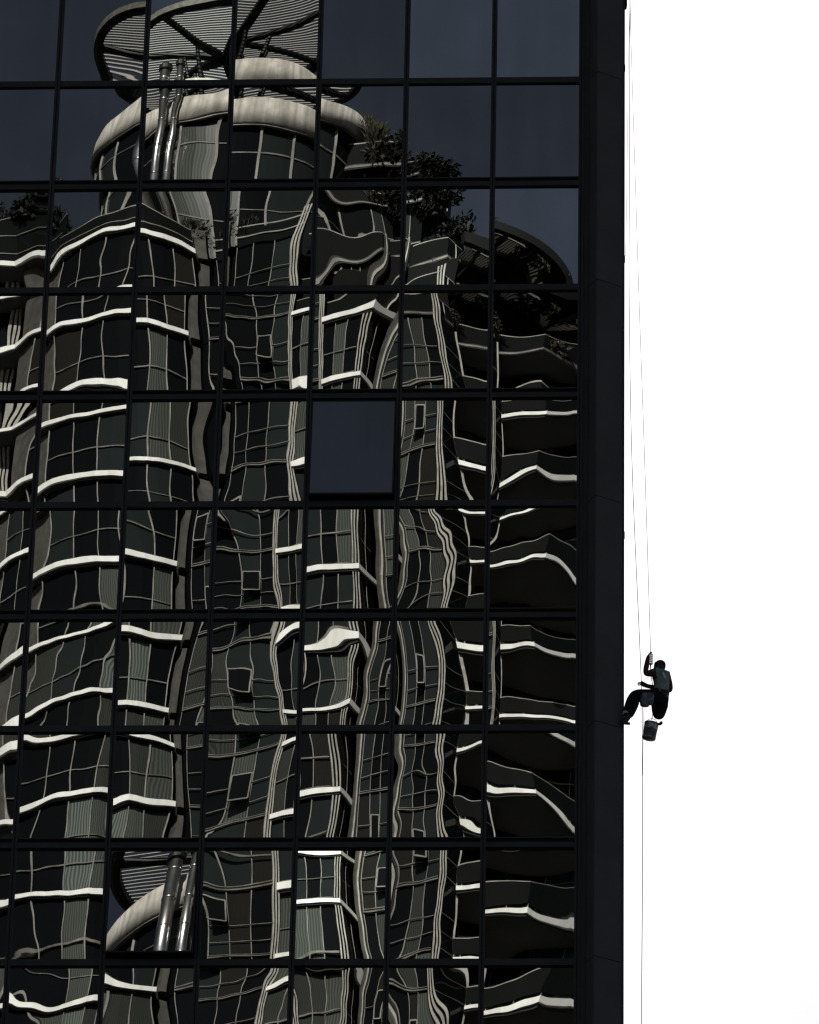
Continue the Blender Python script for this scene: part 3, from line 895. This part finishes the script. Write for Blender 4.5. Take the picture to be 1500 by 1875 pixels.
fingers('r', J['rpalm'][0], (-1, -.1, .25), (0, -.3, 1), (-.3, -.5, -1))
legs = {'lhip','lkn','lcalf','lank','rhip','rthigh','rkn','rcalf','rank','rfoot','pelvis'}
torso = {'waist','chest','upper','lsh','rsh'}
def zone(a, b):
    if a in legs and b in legs: return 0
    if a in torso and (b in torso): return 1
    if a == 'pelvis' and b == 'waist': return 1
    return 2
skin_body('body', J, E_, 'pelvis', WK, zone, [M['trouser'], M['shirt'], M['skin']])

# cap / hair
hc = J['crown'][0]
MB().lathe(hc + Vector((.0, .0, -.045)), [(.098, -.03), (.104, .02), (.102, .06), (.085, .10), (.055, .125), (.012, .135)], 18, (0.1, .12, 1)).build('helmet', M['helmet'], WK, True)
# sleeves reach mid upper arm
for a, b, rr in (('lsh', 'lel', .078), ('rsh', 'rel', .078)):
    pa, pb = J[a][0], J[b][0]
    MB().tube([pa, pa.lerp(pb, .22), pa.lerp(pb, .42)], [rr, rr, rr*.92], 14).build('sleeve', M['shirt'], WK, True)
# harness: waist belt, leg loops
def ring(name, c, axis, rx_, thick, height, material):
    return MB().lathe(c, [(rx_-thick, -height/2), (rx_, -height/2), (rx_, height/2), (rx_-thick, height/2)], 20, axis).build(name, material, WK, True)
ring('harness_belt', J['pelvis'][0].lerp(J['waist'][0], .55), J['waist'][0]-J['pelvis'][0], .158, .012, .075, M['strap'])
ring('leg_loop', J['lhip'][0].lerp(J['lkn'][0], .32), J['lkn'][0]-J['lhip'][0], .122, .01, .05, M['strap'])
ring('leg_loop', J['rhip'][0].lerp(J['rkn'][0], .30), J['rkn'][0]-J['rhip'][0], .122, .01, .05, M['strap'])
# boots
def boot(ank, toe, name='boot'):
    d = (toe - ank); 
    mb = MB().tube([ank + Vector((.02, 0, .05)), ank, ank.lerp(toe, .35) + Vector((0,0,-.035)), toe + Vector((0,0,-.02))], [.066, .06, .056, .042], 12)
    return mb.build(name, M['boot'], WK, True)
la = J['lank'][0]
bo = boot(la + Vector((0, 0, -.02)), Vector((XR - .03, la.y - .03, la.z - .10)))
MB().tube([(XR-.05, la.y-.05, la.z-.150), (XR+.11, la.y, la.z-.145)], .028, 10).build('sole', M['boot'], bo, True)
MB().lathe(la + Vector((-.02, -.01, .06)), [(.066, -.014), (.071, -.012), (.071, .012), (.066, .014)], 16, (J['lcalf'][0]-la)).build('ankle_tape', M['tape'], bo, True)
# lanyard loops clipped to the belt
for sgn in (0, 1):
    c = J['pelvis'][0] + Vector((-.16 - .05*sgn, -.06, .05))
    MB().tube([c + Vector((.035*math.cos(a), 0, .05*math.sin(a))) for a in [R(30*k) for k in range(13)]], .006, 6).build('carabiner', M['steel'], WK, True)
MB().tube([wp(1190, 1214, .2), wp(1192, 1236, .2), wp(1194, 1252, .2), wp(1199, 1264, .2)], .008, 8).build('chest_sling', M['strap'], WK, True)

MB().bar(wp(1213.5, 1231, .06), wp(1217.5, 1241, .06), .035, .012, (0, 1, 0)).build('pale_patch', M['tape'], WK)  # small pale patch on the upper back of the shirt

# descender with its stack of brake bars, on the rope
DS = thing('rope_descender', wp(1191, 1216, .18), 'small rack descender on the right rope at the worker\'s raised hand', 'climbing gear')
MB().tube([wp(1188.5, 1199, .18), wp(1188.5, 1216, .18), wp(1191, 1218, .18), wp(1193.5, 1216, .18), wp(1193.5, 1199, .18)], .009, 8).build('rack', M['strap'], DS, True)
for py in (1197.5, 1201, 1204.5, 1208, 1211.5, 1215):
    MB().tube([wp(1187.0, py, .17), wp(1195.0, py + .4, .17)], .0125, 8).build('brake_bar', M['strap'], DS, True)

# ropes
def rope(pts, rad, material, label, seed=0):
    # smooth by Catmull-Rom
    P_ = [wp(x, y, yy) for x, y, yy in pts]
    out = []
    for i in range(len(P_)-1):
        p0, p1, p2, p3 = P_[max(i-1,0)], P_[i], P_[i+1], P_[min(i+2, len(P_)-1)]
        for k in range(8):
            t = k/8
            out.append(.5*((2*p1) + (p2-p0)*t + (2*p0-5*p1+4*p2-p3)*t*t + (3*p1-p0-3*p2+p3)*t**3))
    out.append(P_[-1])
    o = MB().tube(out, rad, 8).build('rope', material, None, True)
    tag(o, label, 'rope', 'ropes down the edge of the tower')
    return o
rope([(1150,-590,.3),(1152.6,-60,.3),(1152.8,0,.3),(1156,120,.3),(1163.5,350,.3),(1170,550,.3),(1180.5,850,.22),(1190.8,1190,.18),(1191,1214,.18)], .0056, M['rope'], 'thin working rope running from the top to the worker\'s raised hand')
rope([(1149,-590,.35),(1152,-60,.35),(1152,100,.35),(1151.6,350,.35),(1151.5,550,.35),(1157,850,.35),(1172,1200,.36),(1174,1255,.38),(1175,1290,.36),(1175.5,1330,.35),(1176,1600,.35),(1174,1875,.35),(1172,2400,.35)], .0066, M['rope2'], 'long rope passing the worker\'s lower hand and hanging on below the bucket')
rope([(1151,-590,.32),(1153,-60,.32),(1152,20,.32),(1149.5,120,.32),(1146.8,350,.32),(1144.5,470,.30)], .0050, M['rope'], 'short slack rope closest to the building edge near the top')
rope([(1176.5,1286,.36),(1177.5,1312,.35),(1177.3,1345,.35),(1176.5,1420,.35)], .0045, M['rope2'], 'short rope tail beside the long rope below the worker')

# tool bag on the worker's hip
TB = thing('tool_bag', wp(1184, 1294, .1), 'scuffed grey tool bag hanging at the worker\'s thigh', 'bag')
MB().lathe(wp(1180, 1291, .08), [(.02, -.02), (.085, 0), (.10, .06), (.105, .20), (.10, .23), (.085, .225), (.08, .10)], 16, (.12, 0, 1)).build('pouch', M['bag'], TB, True)
MB().lathe(wp(1189, 1288, .06), [(.02, -.02), (.07, 0), (.082, .06), (.085, .18), (.08, .20), (.065, .195), (.06, .10)], 16, (.0, 0, 1)).build('pouch', M['bag'], TB, True)
MB().tube([wp(1176, 1271, .08), wp(1184, 1262, .1), wp(1196, 1266, .12)], .010, 8).build('strap', M['strap'], TB, True)

# bucket below
BK = thing('bucket', wp(1189, 1354, .2), 'dark scuffed bucket hanging on a cord below the worker', 'bucket')
bax = Vector((.17, -.10, 1)).normalized()
bc = wp(1187.5, 1353, .2)
MB().lathe(bc, [(.118, 0), (.124, .012), (.130, .22), (.132, .305), (.137, .31), (.137, .328), (.122, .328), (.114, .06)], 28, bax).build('pail', M['bucket'], BK, True)
MB().lathe(bc, [(.129, .195), (.132, .20), (.1345, .30), (.132, .302)], 28, bax).build('scuffed_band', M['bucketband'], BK, True)
MB().lathe(bc, [(.1245, .022), (.1275, .024), (.1278, .036), (.125, .038)], 28, bax).build('base_ring', M['bucketband'], BK, True)
top_c = bc + bax*.328
MB().tube([top_c + Vector((-.105, 0, -.01)), top_c + Vector((-.075, -.02, .055)), top_c + Vector((0, -.02, .085)), top_c + Vector((.075, -.02, .055)), top_c + Vector((.105, 0, -.01))], .0055, 8).build('handle', M['strap'], BK, True)
MB().tube([top_c + Vector((.09, -.02, -.03)), top_c + Vector((.15, -.04, -.045)), top_c + Vector((.185, -.05, -.02)), top_c + Vector((.205, -.05, -.02))], [.022, .028, .034, .026], 10).build('squeegee_grip', M['strap'], BK, True)
cd = MB().tube([top_c + Vector((0, -.02, .085)), wp(1193, 1318, .25), wp(1197, 1290, .28), J['pelvis'][0] + Vector((-.1, 0, 0))], .007, 8).build('bucket_cord', M['strap'], BK, True)

# rope clamp near the top of the edge
RC = thing('rope_clamp', wp(1146, 20, .2), 'small black rope clamp on the top right edge of the tower', 'clamp')
MB().prism([(XR+.001, -.02), (XR+.045, .02), (XR+.045, .2), (XR+.001, .24)], wz(16), wz(-60)).build('bracket', M['frame_dark'], RC)
MB().lathe((XR+.012, .1, wz(27)), [(.01, 0), (.028, .03), (.03, .07), (.016, .11), (.014, .14)], 12).build('shackle', M['frame_dark'], RC, True)

for o in bpy.data.objects:
    if 'base' in o:
        del o['base']
